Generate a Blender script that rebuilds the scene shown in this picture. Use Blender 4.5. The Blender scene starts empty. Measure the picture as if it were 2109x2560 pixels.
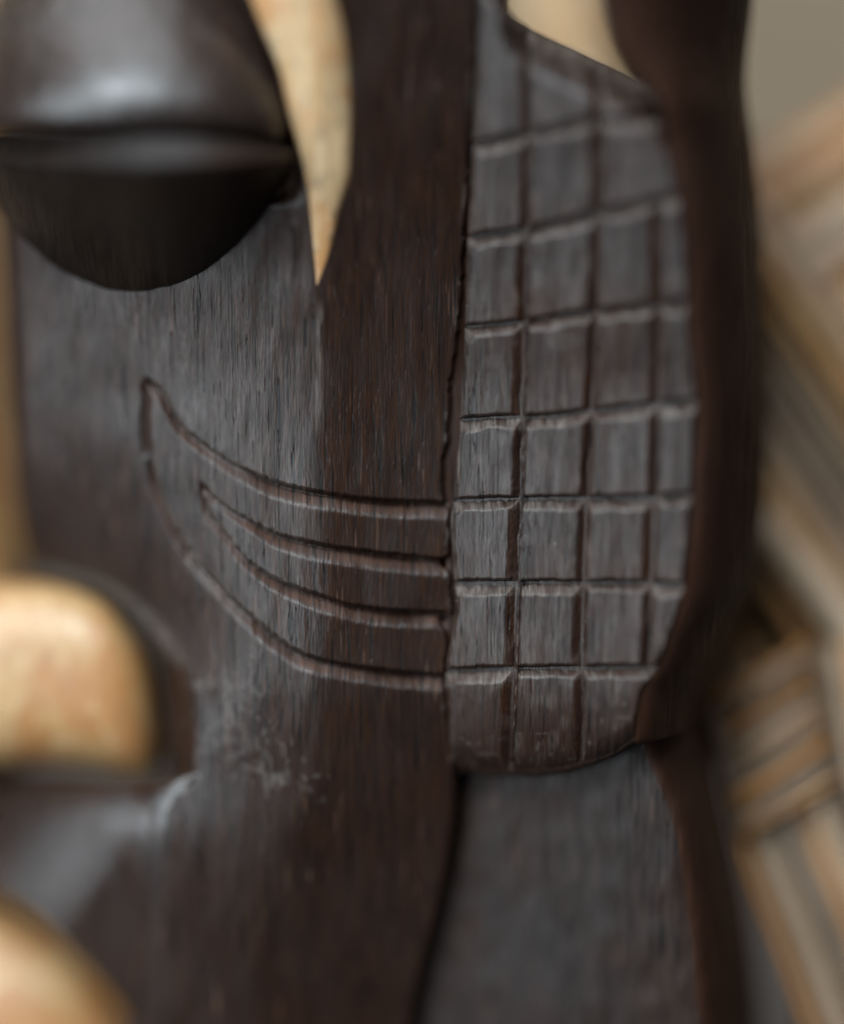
import bpy, math, random
import numpy as np
from mathutils import Vector, Matrix

random.seed(7); RNG = np.random.default_rng(7)
scene = bpy.context.scene
COL = scene.collection

# ------------------------------------------------------------------ camera
MM = 0.001
PXMM = 25.0                      # photograph pixels per millimetre at the focus distance
DIST = 300.0                     # focus distance in mm
PITCH = math.radians(18)         # the lens looks down a little
FOC = Vector((0, 0, 140.0))      # focus point, mm above the table top
FWD = Vector((0, math.cos(PITCH), -math.sin(PITCH)))
UP = Vector((0, math.sin(PITCH), math.cos(PITCH)))
RIGHT = Vector((1, 0, 0))
CAM = FOC - FWD * DIST
cd = bpy.data.cameras.new("camera")
cam = bpy.data.objects.new("camera", cd); COL.objects.link(cam)
cam.matrix_world = Matrix.Translation(CAM * MM) @ Matrix((
    (RIGHT.x, UP.x, -FWD.x, 0), (RIGHT.y, UP.y, -FWD.y, 0), (RIGHT.z, UP.z, -FWD.z, 0), (0, 0, 0, 1)))
cd.sensor_fit = 'VERTICAL'; cd.sensor_height = 24.0; cd.sensor_width = 24.0
cd.lens = 24.0 * DIST / (2560 / PXMM)
cd.clip_start = 0.01; cd.clip_end = 50
cd.dof.use_dof = True; cd.dof.focus_distance = (DIST + 0.3) * MM
cd.dof.aperture_fstop = cd.lens / 53.0       # 53 mm wide aperture
scene.camera = cam

# ------------------------------------------------------------------ world, lamps, exposure
w = bpy.data.worlds.new("World"); scene.world = w; w.use_nodes = True
bg = w.node_tree.nodes["Background"]
bg.inputs[0].default_value = (0.55, 0.60, 0.68, 1); bg.inputs[1].default_value = 0.10

def area(name, d, dist, sx, sy, L, color):
    """window-like lamp; d is a direction in the lens frame (right, up, towards the lens), L its radiance"""
    ld = bpy.data.lights.new(name, 'AREA'); ld.shape = 'RECTANGLE'
    ld.size = sx; ld.size_y = sy; ld.energy = L * sx * sy * math.pi; ld.color = color
    o = bpy.data.objects.new(name, ld); COL.objects.link(o)
    dv = (RIGHT * d[0] + UP * d[1] - FWD * d[2]).normalized()
    o.location = FOC * MM + dv * dist
    o.rotation_euler = dv.to_track_quat('Z', 'Y').to_euler()
    return o
area("window_light", (-0.22, 0.64, 0.73), 1.0, 0.42, 0.24, 32.0, (0.80, 0.92, 1.0))
area("overhead_sky_light", (-0.20, 0.90, 0.38), 1.1, 1.8, 0.8, 4.6, (0.93, 0.97, 1.0))  # broad lamp added for the unseen sky overhead
area("side_window_light", (-0.68, 0.17, 0.71), 1.0, 0.72, 1.0, 8.4, (0.82, 0.93, 1.0))

vs = scene.view_settings
vs.view_transform = 'Standard'; vs.look = 'None'; vs.exposure = 0; vs.gamma = 1; vs.use_curve_mapping = False
scene.cycles.use_denoising = True

# ------------------------------------------------------------------ helpers
CAMn = np.array(CAM); FWDn = np.array(FWD); UPn = np.array(UP); RIGHTn = np.array(RIGHT)
def P(u, v, d):
    """photo pixel + depth (mm behind the focus plane) -> world metres, arrays allowed"""
    u, v, d = np.broadcast_arrays(np.asarray(u, float), np.asarray(v, float), np.asarray(d, float))
    k = (DIST + d)[..., None]
    a = ((u - 1054.5) / PXMM / DIST)[..., None]; b = ((1280 - v) / PXMM / DIST)[..., None]
    return (CAMn + k * (FWDn + a * RIGHTn + b * UPn)) * MM

def spline(pts):
    """smooth monotone-ish interpolation through (x, y) points (Catmull-Rom / cubic Hermite)"""
    x = np.array([p[0] for p in pts], float); y = np.array([p[1] for p in pts], float)
    h = np.diff(x); dl = np.diff(y) / h
    m = np.zeros_like(y); m[0] = dl[0]; m[-1] = dl[-1]
    for i in range(1, len(x) - 1):
        w1, w2 = 2*h[i] + h[i-1], h[i] + 2*h[i-1]
        m[i] = 0 if dl[i-1] * dl[i] <= 0 else (w1 + w2) / (w1 / dl[i-1] + w2 / dl[i])
    def f(q):
        q = np.asarray(q, float); qc = np.clip(q, x[0], x[-1])
        i = np.clip(np.searchsorted(x, qc) - 1, 0, len(h) - 1)
        t = (qc - x[i]) / h[i]
        r = ((2*t**3 - 3*t**2 + 1) * y[i] + (t**3 - 2*t**2 + t) * h[i] * m[i] + (-2*t**3 + 3*t**2) * y[i+1] + (t**3 - t**2) * h[i] * m[i+1])
        return r + np.where(q < x[0], (q - x[0]) * m[0], 0) + np.where(q > x[-1], (q - x[-1]) * m[-1], 0)
    return f

def smooth(a, b, x):
    t = np.clip((np.asarray(x, float) - a) / (b - a), 0, 1); return t * t * (3 - 2 * t)

class VNoise:
    """value noise on a lattice, for tool-mark unevenness"""
    def __init__(s, seed): s.g = np.random.default_rng(seed).random((256, 256)) * 2 - 1
    def __call__(s, x, y):
        x = np.asarray(x, float); y = np.asarray(y, float)
        xi = np.floor(x).astype(int); yi = np.floor(y).astype(int); fx = x - xi; fy = y - yi
        fx = fx*fx*(3-2*fx); fy = fy*fy*(3-2*fy); g = s.g
        A = g[xi % 256, yi % 256]; B = g[(xi+1) % 256, yi % 256]; C = g[xi % 256, (yi+1) % 256]; D = g[(xi+1) % 256, (yi+1) % 256]
        return (A*(1-fx)+B*fx)*(1-fy) + (C*(1-fx)+D*fx)*fy
N1, N2, N3 = VNoise(1), VNoise(2), VNoise(3)

def grid_mesh(name, pts, mat, parent, wear=None, smooth_shade=True, flip=False, dust_glint=None):
    R, C = pts.shape[:2]
    idx = np.arange(R * C).reshape(R, C)
    q = np.stack([idx[:-1, :-1], idx[1:, :-1], idx[1:, 1:], idx[:-1, 1:]], -1).reshape(-1, 4)
    if flip: q = q[:, ::-1]
    me = bpy.data.meshes.new(name)
    me.vertices.add(R * C); me.vertices.foreach_set("co", pts.reshape(-1).astype(np.float32))
    me.loops.add(q.size); me.loops.foreach_set("vertex_index", q.reshape(-1).astype(np.int32))
    me.polygons.add(len(q)); me.polygons.foreach_set("loop_start", np.arange(0, q.size, 4, dtype=np.int32))
    me.polygons.foreach_set("loop_total", np.full(len(q), 4, dtype=np.int32))
    me.update(calc_edges=True); me.validate()
    if smooth_shade: me.polygons.foreach_set("use_smooth", np.ones(len(q), dtype=bool))
    at = me.attributes.new("wear", 'FLOAT', 'POINT')
    wv = np.zeros(R * C) if wear is None else np.asarray(wear).reshape(-1)
    at.data.foreach_set("value", wv.astype(np.float32))
    if dust_glint is not None:
        at = me.attributes.new("dust_glint", 'FLOAT', 'POINT'); at.data.foreach_set("value", np.asarray(dust_glint).reshape(-1).astype(np.float32))
    me.materials.append(mat)
    return link(name, me, parent)

def link(name, me, parent=None):
    o = bpy.data.objects.new(name, me); COL.objects.link(o)
    if parent is not None:
        o.parent = parent
        o.matrix_parent_inverse = WORLD[parent].inverted()
    WORLD[o] = Matrix.Identity(4)
    return o
WORLD = {}

def thing(name, label, cat, loc, group=None):
    o = bpy.data.objects.new(name, None); COL.objects.link(o)
    o.location = loc; o.empty_display_size = 0.02
    WORLD[o] = Matrix.Translation(loc)
    o["label"] = label; o["category"] = cat
    if group: o["group"] = group
    return o

def tube(name, pts, rads, mat, parent, seg=20, closed=False, flat=1.0):
    """swept round rod through world points (metres)"""
    pts = [Vector(p) for p in pts]; n = len(pts); rings = []
    ref = Vector((0.3, 1, 0.2)).normalized()
    for i, p in enumerate(pts):
        if closed: t = (pts[(i+1) % n] - pts[i-1]).normalized()
        else: t = (pts[min(i+1, n-1)] - pts[max(i-1, 0)]).normalized()
        a = t.cross(ref).normalized(); b = t.cross(a).normalized()
        r = rads[i] if hasattr(rads, '__len__') else rads
        rings.append([p + a * (r * math.cos(2*math.pi*k/seg)) + b * (r * flat * math.sin(2*math.pi*k/seg)) for k in range(seg)])
    verts = [tuple(x) for r in rings for x in r]; faces = []
    for i in range(n if closed else n - 1):
        j = (i + 1) % n
        for k in range(seg):
            k2 = (k + 1) % seg
            faces.append((i*seg+k, i*seg+k2, j*seg+k2, j*seg+k))
    if not closed:
        faces.append(tuple(range(seg))[::-1]); faces.append(tuple((n-1)*seg + k for k in range(seg)))
    me = bpy.data.meshes.new(name); me.from_pydata(verts, [], faces); me.update()
    me.polygons.foreach_set("use_smooth", np.ones(len(me.polygons), dtype=bool))
    me.materials.append(mat)
    return link(name, me, parent)

# ------------------------------------------------------------------ materials
class NT:
    def __init__(s, name):
        s.m = bpy.data.materials.new(name); s.m.use_nodes = True; s.t = s.m.node_tree; s.t.nodes.clear()
        s.out = s.n('ShaderNodeOutputMaterial'); s.b = s.n('ShaderNodeBsdfPrincipled')
        s.l(s.b.outputs[0], s.out.inputs[0])
    def n(s, k, **kw):
        x = s.t.nodes.new(k)
        for a, v in kw.items(): setattr(x, a, v)
        return x
    def l(s, a, b): s.t.links.new(a, b)
    def coords(s, sc):
        if not hasattr(s, 'tc'): s.tc = s.n('ShaderNodeTexCoord')
        mp = s.n('ShaderNodeMapping'); mp.inputs['Scale'].default_value = sc
        s.l(s.tc.outputs['Object'], mp.inputs[0]); return mp.outputs[0]
    def noise(s, sc, detail=2.0, rough=0.5, dist=0.0):
        x = s.n('ShaderNodeTexNoise'); x.inputs['Scale'].default_value = 1.0
        x.inputs['Detail'].default_value = detail; x.inputs['Roughness'].default_value = rough; x.inputs['Distortion'].default_value = dist
        s.l(s.coords(sc), x.inputs['Vector']); return x.outputs['Fac']
    def ramp(s, src, a, b, lo=0.0, hi=1.0):
        x = s.n('ShaderNodeMapRange'); x.interpolation_type = 'SMOOTHSTEP'
        for i, v in ((1, a), (2, b), (3, lo), (4, hi)): x.inputs[i].default_value = v
        s.l(src, x.inputs[0]); return x.outputs[0]
    def math(s, op, a, b=None, c=None):
        x = s.n('ShaderNodeMath', operation=op)
        for i, v in enumerate((a, b, c)):
            if v is None: continue
            if isinstance(v, (int, float)): x.inputs[i].default_value = v
            else: s.l(v, x.inputs[i])
        return x.outputs[0]
    def mix(s, f, a, b):
        x = s.n('ShaderNodeMix', data_type='RGBA')
        for sock, v in ((x.inputs[0], f), (x.inputs[6], a), (x.inputs[7], b)):
            if isinstance(v, (int, float)): sock.default_value = v
            elif isinstance(v, tuple): sock.default_value = (*v, 1)
            else: s.l(v, sock)
        return x.outputs[2]
    def bump(s, h, dist, strength=1.0, prev=None):
        x = s.n('ShaderNodeBump'); x.inputs['Strength'].default_value = strength; x.inputs['Distance'].default_value = dist
        s.l(h, x.inputs['Height'])
        if prev is not None: s.l(prev, x.inputs['Normal'])
        return x.outputs['Normal']

def ebony(name, dark=(0.0075, 0.0029, 0.0015), brown=(0.0225, 0.0084, 0.0037), patina=(0.019, 0.0190, 0.0185), pat=0.5,
          rough=(0.27, 0.47), raw=(0.055, 0.0205, 0.0092), pores=1.0, grain=1.0, dust_glint=0.5, spec=0.345):
    """stained dark wood: fine vertical fibres, open pores, grey handled patina, raw reddish wood, painted glints and pale dust where the attributes say so"""
    s = NT(name)
    broad = s.noise((420, 21, 22), 3, 0.6)
    streak = s.noise((2600, 180, 190), 2, 0.6)
    fine = s.noise((7500, 600, 520), 2, 0.6)
    blotch = s.noise((90, 90, 60), 3, 0.55)
    fib = s.math('ADD', s.math('MULTIPLY', streak, 0.5), s.math('ADD', s.math('MULTIPLY', fine, 0.35), s.math('MULTIPLY', broad, 0.15)))
    col = s.mix(s.ramp(fib, 0.38, 0.62), dark, brown)
    pf = s.math('MULTIPLY', s.ramp(s.math('ADD', s.math('MULTIPLY', blotch, 0.35), s.math('MULTIPLY', fib, 0.65)), 0.42, 0.58), pat)
    col = s.mix(pf, col, patina)
    at = s.n('ShaderNodeAttribute', attribute_name='wear')
    wf = s.math('MULTIPLY', at.outputs['Fac'], s.ramp(s.noise((3600, 180, 200), 2, 0.6), 0.28, 0.62, 0.15, 1.0))
    col = s.mix(wf, col, raw)
    # open pores: long thin dark slits, some with raw ends
    p1 = s.noise((4300, 210, 130), 1.0, 0.5)
    pore = s.math('MULTIPLY', s.ramp(p1, 0.635, 0.675), pores)
    p2 = s.noise((4600, 230, 150), 1.0, 0.5)
    fleck = s.math('MULTIPLY', s.ramp(p2, 0.71, 0.75), 0.8 * pores)
    col = s.mix(fleck, col, (0.085, 0.045, 0.030))
    col = s.mix(pore, col, (0.003, 0.002, 0.0015))
    # pale dust and rubbed edges and painted glints, broken up by the fibres
    du = s.n('ShaderNodeAttribute', attribute_name='dust_glint')
    df = s.math('MULTIPLY', du.outputs['Fac'], s.ramp(fine, 0.36, 0.64, 0.2, 1.0))
    col = s.mix(df, col, (0.125, 0.108, 0.095))
    v = s.n('ShaderNodeTexVoronoi', feature='F1'); v.inputs['Scale'].default_value = 1.0; s.l(s.coords((330, 330, 300)), v.inputs['Vector'])
    spk = s.math('MULTIPLY', s.ramp(v.outputs['Distance'], 0.055, 0.02), s.math('MULTIPLY', s.ramp(s.noise((120, 120, 120)), 0.5, 0.62), dust_glint))
    col = s.mix(spk, col, (0.22, 0.20, 0.17))
    s.l(col, s.b.inputs['Base Color'])
    rr = s.ramp(s.math('ADD', s.math('MULTIPLY', fib, 0.65), s.math('MULTIPLY', s.noise((160, 160, 90), 3), 0.35)), 0.38, 0.62, rough[1], rough[0])
    rr = s.math('ADD', rr, s.math('ADD', s.math('MULTIPLY', df, 0.25), s.math('MULTIPLY', at.outputs['Fac'], 0.35)))
    s.l(rr, s.b.inputs['Roughness'])
    s.b.inputs['Specular IOR Level'].default_value = spec
    h = s.math('SUBTRACT', s.math('ADD', s.math('MULTIPLY', fine, 0.55 * grain), s.math('MULTIPLY', streak, 0.40 * grain)), s.math('MULTIPLY', pore, 1.5))
    n = s.bump(h, 0.00010)
    s.l(n, s.b.inputs['Normal'])
    return s.m

M_FACE = ebony("ebony_face", pat=0.14)
M_HAIR = ebony("ebony_hair", pat=0.4, spec=0.28, patina=(0.018, 0.0180, 0.0182), pores=0.7)
M_GLOSS = ebony("ebony_polished", pat=0.5, rough=(0.28, 0.42), pores=0.3, grain=0.5, spec=0.5)
M_LID = ebony("ebony_lower_lid", pat=0.2, dark=(0.006, 0.003, 0.002), brown=(0.011, 0.006, 0.0038), rough=(0.42, 0.52), pores=0.15, grain=0.3, spec=0.15)  # same wood; the lid's shade is put into darker colour and weak specular
M_SHOULDER = ebony("ebony_shoulder", pat=0.2, spec=0.5, rough=(0.15, 0.27), pores=0.3, grain=0.5)
M_NECK = ebony("ebony_neck", pat=0.55, spec=0.30, pores=1.0, rough=(0.42, 0.55))
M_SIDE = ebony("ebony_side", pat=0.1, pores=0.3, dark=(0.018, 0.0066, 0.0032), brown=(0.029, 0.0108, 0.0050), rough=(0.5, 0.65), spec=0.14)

def pale_wood(name, a, b, c, rough=(0.3, 0.45), spots=0.5):
    s = NT(name)
    streak = s.noise((900, 900, 70), 4, 0.6, 0.4)
    blotch = s.noise((150, 150, 90), 4, 0.65, 0.5)
    blot2 = s.noise((260, 260, 200), 3, 0.6)
    col = s.mix(s.ramp(streak, 0.35, 0.66), a, b)
    col = s.mix(s.ramp(blotch, 0.43, 0.58, 0, 0.9), col, c)
    col = s.mix(s.ramp(blot2, 0.55, 0.72, 0, 0.7), col, (b[0]*1.12, b[1]*1.18, b[2]*1.3))
    spot = s.ramp(s.noise((1100, 1100, 560), 1.5), 0.60, 0.67, 0, spots)
    col = s.mix(spot, col, (0.13, 0.085, 0.055))
    crack = s.ramp(s.noise((5000, 5000, 70), 1.0), 0.68, 0.72, 0, 0.6)
    col = s.mix(crack, col, (0.10, 0.06, 0.035))
    s.l(col, s.b.inputs['Base Color'])
    s.l(s.ramp(blotch, 0.3, 0.7, *rough), s.b.inputs['Roughness'])
    s.l(s.bump(streak, 0.00012, 0.6), s.b.inputs['Normal'])
    return s.m
M_SAP = pale_wood("sapwood", (0.36, 0.225, 0.11), (0.43, 0.31, 0.18), (0.35, 0.175, 0.066))
M_PALE = pale_wood("pale_wood", (0.30, 0.165, 0.060), (0.36, 0.225, 0.105), (0.27, 0.118, 0.036), rough=(0.38, 0.5), spots=0.3)

def simple(name, a, b, sc, rough=0.6, bumpd=0.0004):
    s = NT(name)
    n = s.noise(sc, 4, 0.6)
    s.l(s.mix(s.ramp(n, 0.3, 0.7), a, b), s.b.inputs['Base Color'])
    s.b.inputs['Roughness'].default_value = rough
    s.l(s.bump(n, bumpd), s.b.inputs['Normal'])
    return s.m
M_CANE_G = simple("cane_grey", (0.18, 0.122, 0.078), (0.28, 0.20, 0.135), (160, 160, 60), 0.5)
M_CANE_O = simple("cane_orange", (0.23, 0.095, 0.024), (0.34, 0.160, 0.048), (160, 160, 60), 0.45)
M_CANE_P = simple("cane_pale", (0.27, 0.185, 0.115), (0.36, 0.27, 0.185), (160, 160, 60), 0.5)
M_CANE_D = simple("cane_dark", (0.06, 0.038, 0.023), (0.10, 0.068, 0.042), (90, 90, 60), 0.6)
M_WALL = simple("plaster_wall", (0.165, 0.118, 0.072), (0.215, 0.165, 0.11), (8, 8, 8), 0.9)
M_TABLE = simple("dark_table", (0.028, 0.025, 0.024), (0.05, 0.043, 0.04), (14, 60, 40), 0.55)

# ------------------------------------------------------------------ setting
def box(name, lo, hi, mat):
    x0, y0, z0 = lo; x1, y1, z1 = hi
    v = [(x0,y0,z0),(x1,y0,z0),(x1,y1,z0),(x0,y1,z0),(x0,y0,z1),(x1,y0,z1),(x1,y1,z1),(x0,y1,z1)]
    f = [(0,3,2,1),(4,5,6,7),(0,1,5,4),(1,2,6,5),(2,3,7,6),(3,0,4,7)]
    me = bpy.data.meshes.new(name); me.from_pydata(v, [], f); me.update(); me.materials.append(mat)
    o = link(name, me); o["kind"] = "structure"; return o
box("table_top", (-0.6, -0.15, -0.03), (0.6, 0.50, 0.0), M_TABLE)
box("back_wall", (-1.2, 0.52, -0.3), (1.2, 0.56, 1.2), M_WALL)

# ------------------------------------------------------------------ the dark carving
FIG = thing("carved_figure", "dark ebony carved figure with bulging slit eye, curved grooves and checkered hair panel", "carving", (0.0, 0.02, 0.0))

col_d = spline([(-250, -14.0), (0, -11.2), (400, -6.4), (700, -2.7), (1000, -0.4), (1300, 0.3), (1700, 1.3), (2000, 4.0), (2560, 10), (2800, 12.5)])
facet_u = spline([(-200, 800), (1900, 803), (2125, 712), (2560, 625), (2800, 600)])
def head_base(u, v):
    x = (facet_u(v) - u) / PXMM
    k = 0.45
    xp = np.logaddexp(0, x / k) * k                 # soft hinge at the facet edge
    cheek = 0.16 * xp + 0.0062 * xp ** 2
    right = 0.17 * np.logaddexp(0, -x / k) * k
    tool = 0.09 * N1(u / 70, v / 160) + 0.05 * N2(u / 26, v / 90)
    jaw = 5.5 * (np.clip(v - 850, 0, 900) / 600) ** 2 * (1 - smooth(150, 680, u)) * (1 - smooth(1500, 2000, v))
    cheek = cheek * (1 - 0.5 * smooth(1550, 2500, v) * smooth(0.0, 1.0, (u - 250) / 200))
    return col_d(v) + cheek + right + tool + jaw

G1 = spline([(365, 948), (404, 985), (455, 1068), (533, 1130), (611, 1177), (715, 1218), (818, 1238), (922, 1252), (1115, 1261)])
G2 = spline([(500, 1213), (559, 1265), (637, 1311), (704, 1342), (818, 1368), (974, 1389), (1105, 1402)])
G3 = spline([(500, 1213), (518, 1275), (559, 1332), (621, 1405), (689, 1451), (767, 1482), (870, 1514), (974, 1529), (1100, 1535)])
G4 = spline([(365, 1140), (393, 1213), (435, 1317), (481, 1389), (533, 1451), (611, 1529), (689, 1596), (767, 1643), (844, 1662), (974, 1680), (1115, 1693)])
crack_u = spline([(-200, 1196), (0, 1190), (364, 1172), (607, 1158), (850, 1140), (963, 1123), (1050, 1120), (1101, 1117), (1153, 1104), (1239, 1107),
                  (1300, 1122), (1380, 1122), (1400, 1098), (1440, 1122), (1530, 1128), (1545, 1094), (1600, 1116), (1693, 1108), (1760, 1112), (1930, 1136), (1960, 1143), (2560, 1030), (2800, 985)])
E0 = spline([(-200, 1202), (49, 1195), (364, 1180), (607, 1168), (850, 1160), (1049, 1148), (1135, 1140), (1255, 1134), (1302, 1124), (1433, 1132), (1500, 1138), (1577, 1128), (1683, 1113), (1892, 1126), (1960, 1134)])

def groove(u, v, G, ustart, full, w0, w1, h0, h1, uend=1114):
    """V cut: steep upper wall, sloping lower face"""
    vc = G(u); slope = (G(u + 1.5) - G(u - 1.5)) / 3.0
    dist = (v - vc) / np.sqrt(1 + slope ** 2) + 1.6 * N3(u / 9, v / 60)
    t = smooth(ustart, full, u)
    wd = w0 + (w1 - w0) * t; hh = (h0 + (h1 - h0) * t) * (0.9 + 0.25 * N1(u / 60 + 7, v * 0 + 3.3))
    fl = 0.08 * wd
    prof = np.where(dist < fl, smooth(-11, 2, dist), 1 - smooth(-0.25 * wd, 1.25 * wd, dist - fl) ** 0.9)
    prof = np.clip(prof, 0, 1) * (dist < 1.4 * wd) * (dist > -12)
    mask = smooth(ustart - 3, ustart + 14, u) * (1 - smooth(uend - 4, uend + 6, u))
    rag = 0.75 + 0.35 * N2(u / 40 + 3, v / 60) + 0.35 * N1(u / 90, v / 90)
    wear = np.exp(-((dist - 0.55 * wd) / (0.42 * wd)) ** 2) * mask * np.clip(rag, 0.2, 1.0) * 0.8
    return prof * hh * mask, wear

uL = spline([(-250, -60), (0, -30), (550, 12), (1094, 36), (1397, 70), (1418, 125), (1458, 240), (1500, 300), (1567, 365), (1689, 437), (1798, 462), (1932, 466), (1990, 440), (2100, 380), (2560, 330), (2800, 320)])
uLw = spline([(-250, 30), (1200, 25), (1420, 8), (1560, 22), (1700, 55), (1850, 66), (1950, 60), (2800, 40)])

# outline of the sapwood streak
sl = spline([(-250, 560), (0, 628), (80, 660), (181, 700), (282, 721), (383, 749), (484, 769), (605, 781), (720, 790)])
sr = spline([(-250, 815), (0, 842), (60, 858), (161, 874), (322, 880), (423, 877), (524, 851), (645, 821), (720, 792)])

def build_head():
    vv = np.concatenate([np.arange(-240, 2650, 2.8), np.linspace(2660, 4300, 14)])
    nl, nc, nr = 14, 400, 8
    V = vv[:, None]
    Lf = uL(np.minimum(vv, 2700))[:, None]; Rt = crack_u(np.minimum(vv, 2700))[:, None]
    Rt = np.where(V < 1945, np.maximum(Rt, 1100) + 70 * (1 - smooth(1900, 1945, V)), Rt)
    s = np.linspace(0, 1, nc)[None, :]
    U = Lf + (Rt - Lf) * s; VV = np.broadcast_to(V, U.shape)
    Vc = np.minimum(VV, 2700)
    D = head_base(U, Vc) + np.where(VV > 2700, (VV - 2700) * 0.012, 0)
    wear = np.zeros_like(U)
    for G, us, full, w0, w1, h0, h1 in ((G1, 367, 760, 17, 33, 0.85, 1.3), (G2, 500, 780, 13, 34, 0.6, 1.35), (G3, 501, 820, 13, 32, 0.6, 1.3), (G4, 367, 800, 15, 32, 0.9, 1.25)):
        g, wr = groove(U, VV, G, us, full, w0, w1, h0, h1); D = D + g; wear = np.maximum(wear, wr)
    # blunt upright end of the crescent
    gx = (U - 365) - 3 * N3(U * 0 + 2.2, VV / 40)
    m = smooth(940, 985, VV) * (1 - smooth(1120, 1150, VV))
    pr = np.where(gx < 0, smooth(-14, -2, gx), 1 - smooth(0, 16, gx)) * m
    D += 0.55 * pr; wear = np.maximum(wear, 0.35 * pr)
    # ridge where cheek and front plane meet, its highlight painted further down
    # step down beside the hair panel (broken, splintery edge)
    stepx = U - crack_u(VV) - 2.5 * N2(U * 0 + 5.1, VV / 14)
    D += np.where(VV < 1945, 0.8 * smooth(-4, 8, stepx), 0)
    wear = np.maximum(wear, np.where((stepx > 0) & (VV < 1945), 0.22, 0))
    D += 14 * smooth(0, 70, sl(VV) - U) * (1 - smooth(330, 520, VV))
    # rounded rim along the left outline
    edge = np.clip((U - Lf) / 46, 0, 1); D += 1.9 * (1 - np.sqrt(np.clip(1 - (1 - edge) ** 2, 0, 1))) * (1 - smooth(1925, 1985, VV))
    if True:
        re = np.clip((Rt - U) / 22, 0, 1); D += np.where(VV > 1935, 0.9 * (1 - np.sqrt(1 - (1 - re) ** 2)), 0)
    dust_glint = np.zeros_like(U)
    def spotd(cu, cv, ru, rv, amp, thr):
        r = np.sqrt(((U - cu) / ru) ** 2 + ((VV - cv) / rv) ** 2)
        n = N1(U / 9 + cu, VV / 11) * 0.5 + N2(U / 21, VV / 24 + cv) * 0.5
        return amp * smooth(thr, thr + 0.25, n + 0.5 * (1 - r)) * (r < 1.6)
    ring = np.exp(-((np.hypot((U - 800) / 1.0, (VV - 1968) / 1.15) - 27) / 5.5) ** 2) * smooth(-0.25, 0.45, N1(U / 15 + 4, VV / 17)) * (0.7 + 0.4 * N3(U / 5, VV / 12))
    dust_glint = np.maximum(dust_glint, 0.6 * np.clip(ring, 0, 1))
    for a_ in ((680, 1945, 60, 50, 0.40, 0.25), (560, 1800, 90, 120, 0.28, 0.30), (520, 1720, 60, 60, 0.35, 0.42), (620, 1880, 120, 70, 0.25, 0.28)):
        dust_glint = np.maximum(dust_glint, spotd(*a_))
    dust_glint = np.maximum(dust_glint, 0.40 * np.exp(-((U - 797 - 5 * N1(U * 0, VV / 60)) / 8) ** 2) * smooth(735, 800, VV) * (1 - smooth(1000, 1120, VV)))  # highlight strip painted pale along the cheek ridge
    for G in (G1, G2, G3, G4):
        u0 = 367 if G in (G1, G4) else 502
        sp = (G(U + 1.5) - G(U - 1.5)) / 3.0; ds = (VV - G(U)) / np.sqrt(1 + sp ** 2)
        gl = np.exp(-((ds + 7) / 4.5) ** 2) * smooth(u0, u0 + 50, U) * (1 - smooth(680, 800, U)) * (U > u0)
        dust_glint = np.maximum(dust_glint, 1.3 * gl * (0.55 + 0.5 * N3(U / 5, VV / 30)))  # glints painted along the upper groove walls
    dust_glint = np.maximum(dust_glint, 0.75 * np.exp(-((U - Lf - 22) / 22) ** 2) * smooth(1395, 1430, VV) * (1 - smooth(1600, 1690, VV)))  # bevel of the jaw rim painted pale, as if catching light
    edge_l = np.exp(-((U - crack_u(VV) + 4) / 5) ** 2) * smooth(0.1, 0.5, N2(U / 30, VV / 26)) * (VV < 1900)
    dust_glint = np.maximum(dust_glint, 0.35 * edge_l)
    pts = P(U, VV, D)
    # left wall turning back
    e = np.linspace(1, 0, nl + 1)[:-1][None, :]
    wl = uLw(np.minimum(vv, 2700))[:, None]
    Ul = Lf - wl * np.sin(e * math.pi / 2); Dl = D[:, :1] + 0.6 + 16 * (1 - np.cos(e * math.pi / 2)) + 2 * e
    ptl = P(Ul, np.broadcast_to(V, Ul.shape), Dl)
    back = P(Lf + 250, V, D[:, :1] + 60)
    e = np.linspace(0, 1, nr + 1)[1:][None, :]
    Ur = Rt + 6 * np.sin(e * math.pi) ; Dr = D[:, -1:] + 0.3 + 26 * e
    ptr = P(Ur, np.broadcast_to(V, Ur.shape), Dr)
    allp = np.concatenate([back, ptl, pts, ptr], 1)
    wr = np.concatenate([np.zeros((len(vv), nl + 1)), wear, np.zeros((len(vv), nr))], 1)
    dd = np.concatenate([np.zeros((len(vv), nl + 1)), np.clip(dust_glint, 0, 1), np.zeros((len(vv), nr))], 1)
    return grid_mesh("face", allp, M_FACE, FIG, wr, dust_glint=dd)
build_head()

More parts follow.
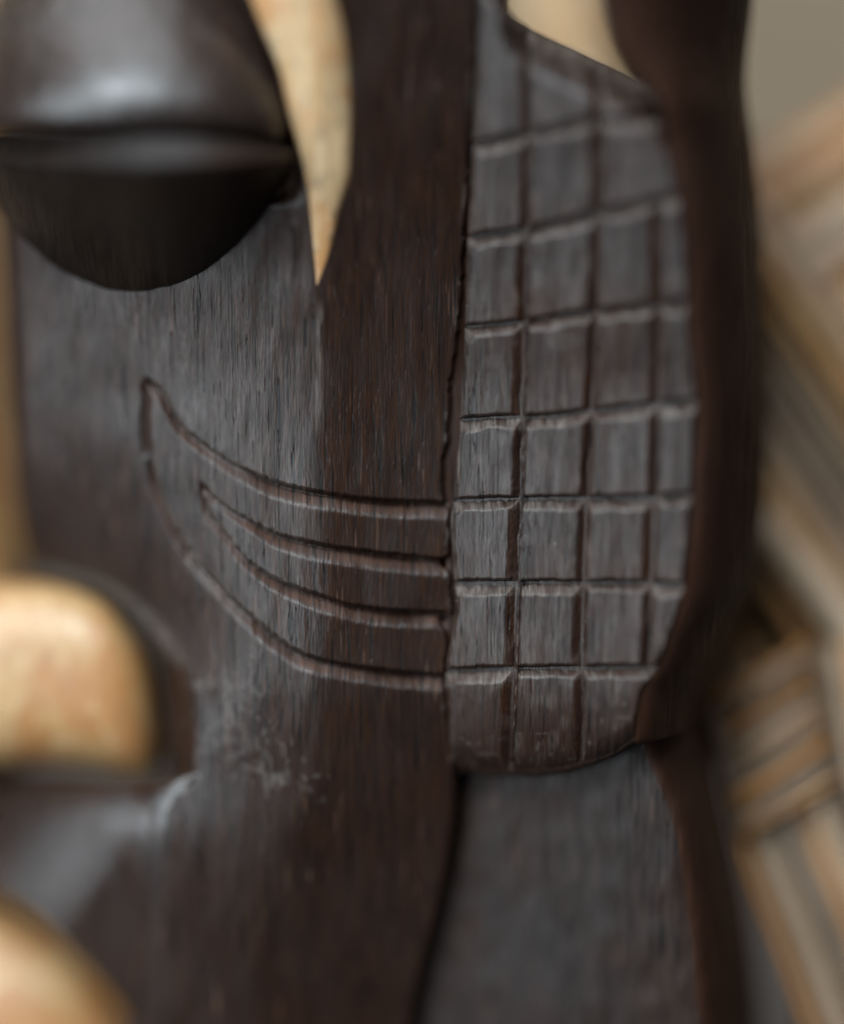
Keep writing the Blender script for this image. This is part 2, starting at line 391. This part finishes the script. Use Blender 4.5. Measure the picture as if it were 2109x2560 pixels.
# eye: two lids with a slit between them
eye = bpy.data.objects.new("eye", None); COL.objects.link(eye); eye.parent = FIG
eye.location = Vector(P(330, 372, 2)) - FIG.location; WORLD[eye] = Matrix.Translation(Vector(P(330, 372, 2)))
def eye_B(u): return 13.5 * np.sqrt(np.clip(1 - ((u - 328) / 404) ** 2, 0, 1))
slit = spline([(-80, 318), (100, 316), (330, 316), (560, 326), (735, 352)])
def arc(u): return 376 + 352 * np.clip(1 - ((u - 333) / 402) ** 2, 0, 1) ** 0.75 + 3 * N1(u / 22, u * 0 + 1.5)
def eye_base(u, v): return head_base(u, v) - 0.2
def lids():
    a = np.linspace(-math.pi/2 * 0.985, math.pi/2 * 0.995, 150)[None, :]
    u = 328 + 404 * np.sin(a)
    # upper lid
    vs_ = slit(u)
    t = np.concatenate([np.linspace(-0.1, 0, 8)[:-1], np.linspace(0, 1, 110)])[:, None]
    tp = np.clip(t, 0, 1); tn = np.clip(-t / 0.1, 0, 1)
    hfull = 560.0
    y = hfull * tp                                           # pixels above the lip of the lid
    hw = 404 * np.sqrt(np.clip(1 - (y / hfull) ** 2, 0, 1)) + 1e-3
    x = np.linspace(-0.999, 0.999, 150)[None, :]; x = np.sin(x * math.pi / 2)
    U = 328 + hw * x
    v = slit(U) - y + 24 * tn
    yy = np.linspace(0, hfull, 400)
    sl_y = spline([(0, -0.75), (28, -0.25), (62, 0.14), (112, 0.36), (215, 0.58), (315, 0.82), (465, 1.2), (560, 1.7)])(yy)
    Iy = np.concatenate([[0], np.cumsum((sl_y[1:] + sl_y[:-1]) / 2 * np.diff(yy))]) / PXMM
    I = np.interp(y, yy, Iy)
    side = 12.5 * (1 - np.sqrt(np.clip(1 - x ** 2, 0, 1)) ** 0.9)
    d = eye_base(328 + 404 * x, 352.0) * 0.15 + eye_base(328.0, 352.0) * 0.85 - 12.3 + I + side + 6.5 * tn ** 1.2 * np.sqrt(np.clip(1 - x ** 2, 0, 1))
    d = d + 0.05 * N1(U / 45, v / 60) + 0.03 * N2(U / 18, v / 40)
    grid_mesh("upper_lid", P(U, v, d), M_GLOSS, eye, flip=True)
    u = 328 + 404 * np.sin(a); vs_ = slit(u)
    # lower lid: lit ledge, then an overhang that falls back to the cheek
    t = np.concatenate([np.linspace(-0.30, 0, 16)[:-1], np.linspace(0, 1.03, 90)])[:, None]
    tp = np.clip(t, 0, 1.03); tn = np.clip(-t / 0.30, 0, 1)
    led = spline([(-80, 400), (100, 418), (330, 418), (560, 405), (735, 392)])(u)
    av = np.maximum(arc(u), led + 20)
    v = np.where(t >= 0, led + (av - led) * tp, led - (led - vs_ - 26) * tn)
    B = eye_B(u)
    d = eye_base(u, v) - B * np.clip(1 - tp, 0, 1) ** 0.95 + 2.2 * tn * np.minimum(1, B / 7)
    d = np.where(tp > 1, d + 0.8, d)
    d += 0.3 * np.exp(-(t / 0.03) ** 2)
    wr = 0.30 * np.exp(-((t + 0.05) / 0.08) ** 2) * smooth(380, 640, u)
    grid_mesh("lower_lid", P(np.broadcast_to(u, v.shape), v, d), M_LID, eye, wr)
lids()

# sapwood streak
def streak():
    v = np.linspace(-240, 720, 180)[:, None]; x = np.linspace(-1, 1, 34)[None, :]
    a, b = sl(v), sr(v)
    u = (a + b) / 2 + (b - a) / 2 * np.sign(x) * np.abs(x) ** 0.9
    hw = (b - a) / 2 / PXMM
    d = head_base(u, np.broadcast_to(v, u.shape)) - (0.12 + np.minimum(1.1, 0.30 * hw)) * np.sqrt(np.clip(1 - x ** 2, 0, 1)) + 0.15
    grid_mesh("sapwood_streak", P(u, np.broadcast_to(v, u.shape), d), M_SAP, FIG)
streak()

# ------------------------------------------------------------------ checkered hair panel
E4 = spline([(-200, 1500), (140, 1560), (262, 1662), (407, 1682), (581, 1712), (814, 1726), (1004, 1745), (1109, 1738), (1255, 1733), (1422, 1718), (1480, 1712), (1605, 1670), (1678, 1641), (1735, 1605), (1830, 1590), (1950, 1572)])
V1 = spline([(-200, 1320), (87, 1320), (407, 1322), (668, 1316), (930, 1310), (1150, 1302), (1370, 1295), (1579, 1288), (1814, 1278), (1950, 1272)])
V2 = spline([(-200, 1500), (436, 1499), (639, 1494), (872, 1486), (952, 1483), (1135, 1473), (1344, 1463), (1579, 1457), (1788, 1455), (1950, 1452)])
V3 = spline([(-200, 1650), (639, 1647), (930, 1649), (1135, 1642), (1370, 1634), (1579, 1626), (1700, 1620), (1950, 1612)])
LT = spline([(1100, -70), (1200, -40), (1286, 48), (1460, 135), (1600, 205), (1640, 240), (1670, 285), (1760, 420)])
LX = spline([(1181, 360), (1332, 331), (1507, 296), (1670, 285)])
LY = spline([(1170, 593), (1321, 572), (1478, 535), (1710, 482)])
LZ = spline([(1161, 817), (1321, 802), (1472, 779), (1716, 755)])
LA = spline([(1149, 1049), (1300, 1043), (1337, 1043), (1499, 1025), (1739, 999)])
LB = spline([(1133, 1252), (1311, 1247), (1655, 1242), (1739, 1239)])
LC = spline([(1149, 1458), (1311, 1456), (1500, 1456), (1713, 1461)])
LD = spline([(1128, 1678), (1300, 1670), (1640, 1668)])
LE = spline([(1128, 1915), (1233, 1943), (1363, 1941), (1520, 1900), (1593, 1853)])
ROWS = [LT, LX, LY, LZ, LA, LB, LC, LD, LE]
COLS = [E0, V1, V2, V3, E4]

pan_d = spline([(-250, -11.0), (0, -9.6), (300, -7.0), (600, -4.2), (800, -2.4), (1000, -0.8), (1300, 0.3), (1700, 1.3), (2000, 4.0)])
def panel_d(u, v):
    x = (u - 1130) / PXMM
    vt = LT(u)
    top = 5.0 * (1 - smooth(0, 1, np.clip((v - vt) / 130, 0, 1))) ** 1.5 * smooth(1240, 1330, u)
    bot = 1.0 * smooth(1790, 1950, v) ** 2
    return pan_d(np.minimum(v, 1950)) + 0.9 - 0.335 * x + 0.0006 * x * x + top + bot

HAIR = bpy.data.objects.new("hair_panel", None); COL.objects.link(HAIR); HAIR.parent = FIG
hl = Vector(P(1400, 1100, 2)); HAIR.location = hl - FIG.location; WORLD[HAIR] = Matrix.Translation(hl)

def panel_base():
    t = np.linspace(0, 1, 120)[:, None]; s = np.linspace(0, 1, 60)[None, :]
    v = -240 + (1930 + 240) * t + 0 * s
    for _ in range(4):
        u = E0(v) + 3 + (E4(v) - E0(v) - 4) * s
        top = np.maximum(LT(u) + 8, -240); v = top + (LE(u) - 6 - top) * t
    d = panel_d(u, v) + 0.95
    pts = P(u, v, d)
    # outer rim folded back so that the panel is a solid slab
    r1 = np.concatenate([P(u[:1], v[:1] - 2, d[:1] + 9), pts, P(u[-1:], v[-1:] - 4, d[-1:] + 11)], 0)
    ul = np.concatenate([u[:1, :1], u[:, :1], u[-1:, :1]], 0); vl = np.concatenate([v[:1, :1], v[:, :1], v[-1:, :1]], 0); dl = np.concatenate([d[:1, :1], d[:, :1], d[-1:, :1]], 0)
    left = P(ul - 1, vl, dl + 5)
    full = np.concatenate([left, r1], 1)
    wr = np.full(full.shape[:2], 0.10)
    grid_mesh("panel_ground", full, M_HAIR, HAIR, wr)
panel_base()

def tile(Lf, Rf, Tf, Bf, seed, last=False, first=False, lastcol=False):
    ns, nt = 52, 62
    rg = np.random.default_rng(seed)
    s = np.linspace(0, 1, ns)[None, :]; t = np.linspace(0, 1, nt)[:, None]
    u = np.full((nt, ns), 1400.0); v = np.full((nt, ns), 1000.0)
    jr = rg.uniform(-2.5, 2.5, 4)
    for _ in range(7):
        u = Lf(v) + 1 + jr[0]*0.5 + (Rf(v) - Lf(v) - 2 + jr[1]*0.6) * s
        T = np.maximum(Tf(u), -240)
        v = T + 2.0 + jr[2]*0.4 + 1.6 * N3(u / 13, v * 0 + seed * 3.7) + (Bf(u) - T - 4.0 + jr[3]*0.5) * t
    wpx = Rf(v) - Lf(v); hpx = Bf(u) - np.maximum(Tf(u), -240)
    a = wpx * s; b = wpx * (1 - s); c = hpx * t; e = hpx * (1 - t)
    k = rg.uniform(0.85, 1.15, 4)
    wob = 2.5 * N2(u / 30 + seed, v / 45) + 1.4 * N3(u / 6 + seed, v / 9)
    topw = (26 + 5 * N1(u / 50 + seed * 1.3, v * 0)) * k[0]; rw = (24 if not lastcol else 10) * k[1]
    drop = np.zeros_like(u)
    drop = np.maximum(drop, 1.05 * np.clip(1 - (c + 0.4*wob) / topw, 0, 1))
    drop = np.maximum(drop, 1.0 * np.clip(1 - (b + wob) / rw, 0, 1))
    drop = np.maximum(drop, 0.85 * np.clip(1 - (a + 0.4 * wob) / (11 * k[2]), 0, 1))
    if last: drop = np.maximum(drop, 1.6 * np.clip(1 - e / 60, 0, 1) ** 1.8)
    else: drop = np.maximum(drop, 0.9 * np.clip(1 - e / 6, 0, 1))
    if first: drop = np.maximum(drop, 1.0 * np.clip(1 - (a * 0.9 + c) / 52, 0, 1))
    # hand-cut face: each square tilted its own way, made of a few flat knife strokes
    tx, ty = rg.uniform(-0.16, 0.16, 2)
    f1, f2 = rg.uniform(0.25, 0.75, 2); g1, g2 = rg.uniform(0.05, 0.22, 2)
    strokes = g1 * np.maximum(0, s - f1) - g2 * np.maximum(0, t - f2) * 1.2 + 0.10 * np.abs(((s * 2.3 + seed * 0.37) % 1) - 0.5)
    nick = np.clip(N1(u / 8 + seed * 5, v / 8) - 0.62, 0, 1) * 1.6 * (np.minimum(np.minimum(a, c), e) < 9)
    d = panel_d(u, v) + drop + tx * (s - 0.5) + ty * (t - 0.5) + strokes + nick + 0.05 * N1(u / 60 + seed, v / 110) + 0.03 * N2(u / 12, v / 90 + seed)
    du = np.where(c < topw * 1.15, 0.62 * k[0], 0.0) * (0.6 + 0.5 * N1(u / 14 + seed, v / 30))  # dusty top chamfers, with the light from above painted in
    du = np.maximum(du, 0.40 * np.exp(-((a - 6) / 6) ** 2) * (0.6 + 0.6 * N2(u / 8, v / 35 + seed)))  # rubbed left bevel, with the light from the left painted in
    du = np.maximum(du, 0.16 * smooth(0.25, 0.6, N1(u / 30 + seed * 3, v / 50)))
    if last: du = np.maximum(du, 0.25 * smooth(0.62, 0.8, N2(u / 16 + seed, v / 13)) * (e < 110))
    wr = np.zeros_like(u)
    wr = np.maximum(wr, np.where(b < rw * 1.02, 0.30 * k[1], 0))
    wr = np.maximum(wr, np.where(c < topw, 0.22 * k[0], 0))
    wr = np.maximum(wr, 0.10 * smooth(0.45, 1.0, t + 0.25 * N1(u / 45 + seed * 2, v / 60)) * smooth(10, 30, b))
    # skirt into the ground of the panel
    u2 = np.pad(u, 1, mode='edge'); v2 = np.pad(v, 1, mode='edge'); d2 = np.pad(d, 1, mode='edge')
    m = np.zeros_like(u2); m[0] = m[-1] = 1; m[:, 0] = m[:, -1] = 1
    d2 = d2 + m * 0.9
    return grid_mesh("tile", P(u2, v2, d2), M_HAIR, HAIR, np.pad(wr, 1, mode='edge'), dust_glint=np.clip(np.pad(du, 1, mode='edge'), 0, 1))

sd = 1
for r in range(8):
    cols = [(0, 1), (1, 2), (2, 3), (3, 4)]
    if r == 0: cols = [(0, 1), (1, 2), (2, 4)]
    if r == 1: cols = [(0, 1), (1, 2), (2, 4)]
    if r == 7: cols = [(0, 1), (1, 2), (2, 4)]
    for (i, j) in cols:
        tile(COLS[i], COLS[j], ROWS[r], ROWS[r + 1], sd, last=(r == 7), first=(i == 0), lastcol=(j == 4)); sd += 1

# thin standing ridge left along the first upright groove
vr = np.linspace(560, 1900, 120)
ur = V1(vr) + 7 + 1.5 * N1(vr / 30, vr * 0)
tube("groove_ridge", P(ur, vr, panel_d(ur, vr) + 0.30), [0.00022 * (0.8 + 0.3 * math.sin(i * 1.7)) for i in range(len(vr))], M_HAIR, HAIR, 8)

# shaded side of the hair block
def hair_side():
    t = np.linspace(0, 1, 160)[:, None]; s = np.linspace(0, 1, 60)[None, :]
    uA = spline([(-250, 1515), (0, 1522), (100, 1550), (180, 1600), (262, 1652), (407, 1672), (581, 1706), (814, 1722), (1004, 1741), (1109, 1735), (1255, 1729), (1422, 1714), (1480, 1707), (1605, 1664), (1678, 1636), (1735, 1600), (1830, 1588), (1900, 1580)])
    uB = spline([(-250, 1895), (0, 1880), (203, 1862), (407, 1888), (755, 1914), (1033, 1921), (1250, 1914), (1458, 1892), (1616, 1824), (1700, 1792), (1798, 1764), (1900, 1730)])
    vb = 1860 - 62 * s
    v = -240 + (vb + 240) * t
    A, B = uA(v), uB(v); u = A + (B - A) * np.sin(s * math.pi / 2) ** 0.8
    vq = np.logaddexp(0, (v - 420) / 40) * 40 + 420
    d0 = panel_d(np.minimum(uA(vq), E4(vq)), vq) + (v - 420) * 0.010 * (1 - smooth(260, 480, v)) + 0.5
    d = d0 + 25 * (1 - np.cos(s * math.pi / 2)) ** 0.8 + 0.15 * N1(u / 60, v / 130)
    pts = P(u, v, d)
    under = P(u[-1:], v[-1:] - 6, d[-1:] + 16)
    pts = np.concatenate([pts, under], 0)
    bk = np.concatenate([pts, pts[:, -1:] + np.array([-0.012, 0.03, 0.0])], 1)
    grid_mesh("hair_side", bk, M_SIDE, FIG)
hair_side()

# ------------------------------------------------------------------ neck below the hair
def neck():
    v = np.concatenate([np.linspace(1760, 2660, 100), np.linspace(2700, 4300, 10)])[:, None]; s = np.linspace(0, 1, 90)[None, :]
    vc = np.minimum(v, 2750)
    e = spline([(1700, 1570), (1870, 1602), (2043, 1672), (2267, 1710), (2560, 1737), (2800, 1750)])(vc)
    r = spline([(1700, 1740), (1820, 1768), (2056, 1825), (2299, 1876), (2560, 1902), (2800, 1915)])(vc)
    l0 = 960.0
    k = 0.62
    u = np.where(s < k, l0 + (e - l0) * (s / k), e + (r - e) * np.sin(np.clip((s - k) / (1 - k), 0, 1) * math.pi / 2))
    dz = 9.0 + 5.5 * (vc - 1900) / 660 + np.where(v > 2750, (v - 2750) * 0.012, 0)
    q = np.clip((s - k) / (1 - k), 0, 1)
    d = dz - np.minimum(u - 1140, e - 1140) / PXMM * 0.36 + 20 * (1 - np.cos(q * math.pi / 2)) + 1.2 * q
    d = d + 0.25 * np.exp(-((u - e) / 14) ** 2) + 0.12 * N1(u / 60, v / 200) + 0.10 * N2(u / 30, v / 60)
    pts = P(u, v, d)
    pts = np.concatenate([pts, pts[:, -1:] + np.array([-0.012, 0.03, 0])], 1)
    kc = int(k * 89) + 1
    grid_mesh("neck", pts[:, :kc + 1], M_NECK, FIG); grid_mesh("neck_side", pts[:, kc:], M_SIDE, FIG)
neck()

# ------------------------------------------------------------------ shoulder with polished ridge, lower left
def shoulder():
    s = np.linspace(0, 1, 130)[None, :]; t = np.linspace(0, 1, 120)[:, None]
    v = np.full((120, 130), 2100.0)
    for _ in range(6):
        u = -110 + (uL(np.clip(v, 1925, 2700)) + 90 + 110) * s
        tp = spline([(-120, 1925), (100, 1938), (330, 1956), (420, 1948), (470, 1938), (560, 1925)])(u)
        bt = spline([(-120, 2200), (0, 2252), (86, 2297), (173, 2379), (259, 2466), (334, 2560), (420, 2680), (580, 2900)])(u)
        v = tp + (bt - tp) * t
    # ridge line from upper right to lower left
    ax, ay, bx, by = 322, 2120, 173, 2322
    L = math.hypot(bx - ax, by - ay)
    sg = ((u - ax) * (by - ay) - (v - ay) * (bx - ax)) / L / PXMM      # >0 on the lower right of the ridge
    sm = np.logaddexp(0, -sg / 0.35) * 0.35
    own = 10.4 + 0.8 * (col_d(np.minimum(v, 2700)) - 5.6) - 0.36 * (u - 250) / PXMM + 0.16 * sm + 0.020 * sm ** 2
    wgt = smooth(0.55, 0.93, s + 0 * t)
    d = own * (1 - wgt) + (head_base(u, np.minimum(v, 2700)) - 0.12 + 0.3 * smooth(0.82, 0.99, s)) * wgt
    d += 2.6 * (1 - np.sqrt(np.clip(1 - (1 - np.clip((v - tp) / 130, 0, 1)) ** 2, 0, 1))) * (1 - smooth(330, 480, u))
    d += 4.0 * (1 - np.sqrt(np.clip(1 - (1 - np.clip((bt - v) / 40, 0, 1)) ** 2, 0, 1)))
    pts = P(u, v, d)
    up = P(u[:1], v[:1] + 4, d[:1] + 22); dn = P(u[-1:], v[-1:] - 6, d[-1:] + 22)
    grid_mesh("shoulder", np.concatenate([up, pts, dn], 0), M_SHOULDER, FIG)
shoulder()

# ------------------------------------------------------------------ pale carving behind
PALE = thing("pale_wood_carving", "pale honey-coloured smooth wooden carving with rounded arm, behind the dark figure's neck", "carving", (float(P(-200, 2000, 45)[0]), float(P(-200, 2000, 45)[1]), 0.0))
def blob(name, rings, mat, parent, seg=48):
    """closed loft of ellipse rings (centre world, axis a, axis b)"""
    rows = []
    for c, a, b, e in rings:
        th = np.linspace(0, 2 * math.pi, seg + 1)
        ct, st = np.cos(th), np.sin(th)
        rows.append(c + np.outer(np.sign(ct) * np.abs(ct) ** e, a) + np.outer(np.sign(st) * np.abs(st) ** e, b))
    return grid_mesh(name, np.array(rows), mat, parent)
def limb():
    top = spline([(-260, 1480), (0, 1458), (120, 1454), (243, 1486), (335, 1584), (388, 1715), (400, 1830), (403, 1880)])
    bot = spline([(-260, 1900), (0, 1915), (100, 1912), (250, 1922), (330, 1938), (365, 1942), (392, 1914), (403, 1882)])
    rings = []
    for u in np.concatenate([np.linspace(-260, 330, 26), 402.8 - 62 * np.linspace(1, 0, 30) ** 2]):
        a, b = float(top(u)), float(bot(u)); m = (a + b) / 2; hh = max((b - a) / 2, 1)
        dd = 22 - 3 * (u + 260) / 660
        c = P(u, m, dd); ea = P(u, a, dd) - c; eb = P(u, m, dd - 9.0 * math.sqrt(max(0.0, 1 - (max(0.0, u - 150) / 253.0) ** 4))) - c
        rings.append((c, ea, eb, 0.72))
    blob("arm", rings, M_PALE, PALE)
    rings = []
    for v, uc, hw in ((-300, -250, 150), (200, -210, 180), (600, -205, 185), (900, -200, 205), (1200, -195, 225), (1500, -175, 255), (1800, -180, 250), (2100, -210, 230), (2400, -230, 230), (3000, -240, 240), (3900, -250, 260)):
        c = P(uc, v, 42); rings.append((c, P(uc + hw, v, 42) - c, P(uc, v, 42 - hw / PXMM) - c, 1.0))
    blob("trunk", rings, M_PALE, PALE)
    rings = []
    for k in np.linspace(0.02, 1, 30):
        an = k * math.pi * 0.62; v = 2560 + 120 - 430 * math.cos(an); hw = 470 * math.sin(an)
        c = P(-60, v, 30); rings.append((c, P(-60 + hw, v, 30) - c, P(-60, v, 30 - hw * 0.6 / PXMM) - c, 1.0))
    v = v + 900; c = P(-60, v, 30); rings.append((c, rings[-1][1] * 0.95, rings[-1][2] * 0.95, 1.0))
    blob("base", rings, M_PALE, PALE)
limb()

# ------------------------------------------------------------------ bound canes on the right
def canes():
    T = thing("cane_bundle", "bundle of grey and orange canes lashed with rattan loops, beside the dark figure's neck", "cane bundle", (float(P(2500, 3500, 25)[0]), float(P(2500, 3500, 25)[1]), 0.0))
    def cane(pts, r, mat, parent=T, name="cane"):
        f = np.array(pts, float); k = np.linspace(0, len(f) - 1, 14)
        q = np.stack([spline(list(zip(range(len(f)), f[:, i])))(k) for i in range(3)], -1)
        tube(name, P(q[:, 0], q[:, 1], q[:, 2]), [r / PXMM * MM * (1 + 0.06 * math.sin(i * 2.1)) for i in range(14)], mat, parent)
    pal = [M_CANE_O, M_CANE_G, M_CANE_P, M_CANE_D, M_CANE_G, M_CANE_O, M_CANE_P, M_CANE_G, M_CANE_D, M_CANE_P, M_CANE_O]
    for i, m in enumerate(pal):
        o = i * 31.0; z = 20 + (1.6 if i % 2 else 0) + (0.8 if m is M_CANE_D else 0)
        r = (15, 19, 17, 13)[i % 4] + 2
        cane(((1812 + o, 1700 - o * 0.30, z + 3), (1850 + o * 1.05, 2062 - o * 0.42, z + 1), (1995 + o * 1.1, 2480 - o * 0.5, z), (2400 + o * 1.2, 3520, z + 5)), r, m)
    # rattan loops round the bundle
    for i in range(15):
        k = i / 14; cu, cv = 1898 + 72 * k, 1690 + 322 * k + random.uniform(-6, 6)
        c = P(cu, cv, 20.5); ax = P(cu + 122, cv - 76 + random.uniform(-14, 14), 20.5) - c; bx = P(cu, cv, 20.5 - 2.7) - c
        th = np.linspace(0, 2 * math.pi, 32, endpoint=False)
        pts = c + np.outer(np.cos(th), ax) + np.outer(np.sin(th), bx)
        tube("binding_loop", pts, random.uniform(0.00030, 0.00052), (M_CANE_O, M_CANE_G, M_CANE_D, M_CANE_O, M_CANE_O, M_CANE_D, M_CANE_G)[i % 7], T, 10, closed=True)
    B = thing("cane_stack", "thick pale cane rods leaning across each other, behind the checkered carved hair", "canes", (float(P(2700, 3600, 50)[0]), float(P(2700, 3600, 50)[1]), 0.0))
    c2 = lambda pts, r, m: cane(pts, r, m, B)
    rg = random.Random(5)
    # leaning rods, front row and back row
    for i in range(27):
        o = i * 44.0; z = 27 + rg.uniform(0, 9)
        m = (M_CANE_P, M_PALE, M_CANE_G, M_PALE, M_CANE_D, M_CANE_P, M_PALE)[i % 7]
        c2(((1770 + 0.1 * o, 1640 - o, z), (1930 + 0.1 * o, 1880 - o, z), (2130 + 0.1 * o, 2190 - o, z), (2900, 3550 - 0.4 * o, z + 30)), rg.uniform(17, 34), m)
    for i in range(12):
        o = i * 120.0
        m = (M_CANE_P, M_PALE, M_CANE_O)[i % 3]
        c2(((1770, 1900 - o, 46), (2000, 1740 - o, 46), (2330, 1530 - o, 46)), rg.uniform(60, 80), m)
    c2(((1890, 1290, 25), (2065, 1500, 25), (2270, 1780, 25), (2950, 3450, 60)), 55, M_CANE_P)
    c2(((1780, 440, 52), (2000, 466, 52), (2300, 440, 52)), 95, M_CANE_D)
    c2(((1290, -330, 60), (1400, 40, 60), (1500, 500, 60)), 130, M_SAP)
    c2(((2020, 2660, 50), (2100, 2500, 50), (2250, 2350, 50)), 45, M_CANE_O)
canes()
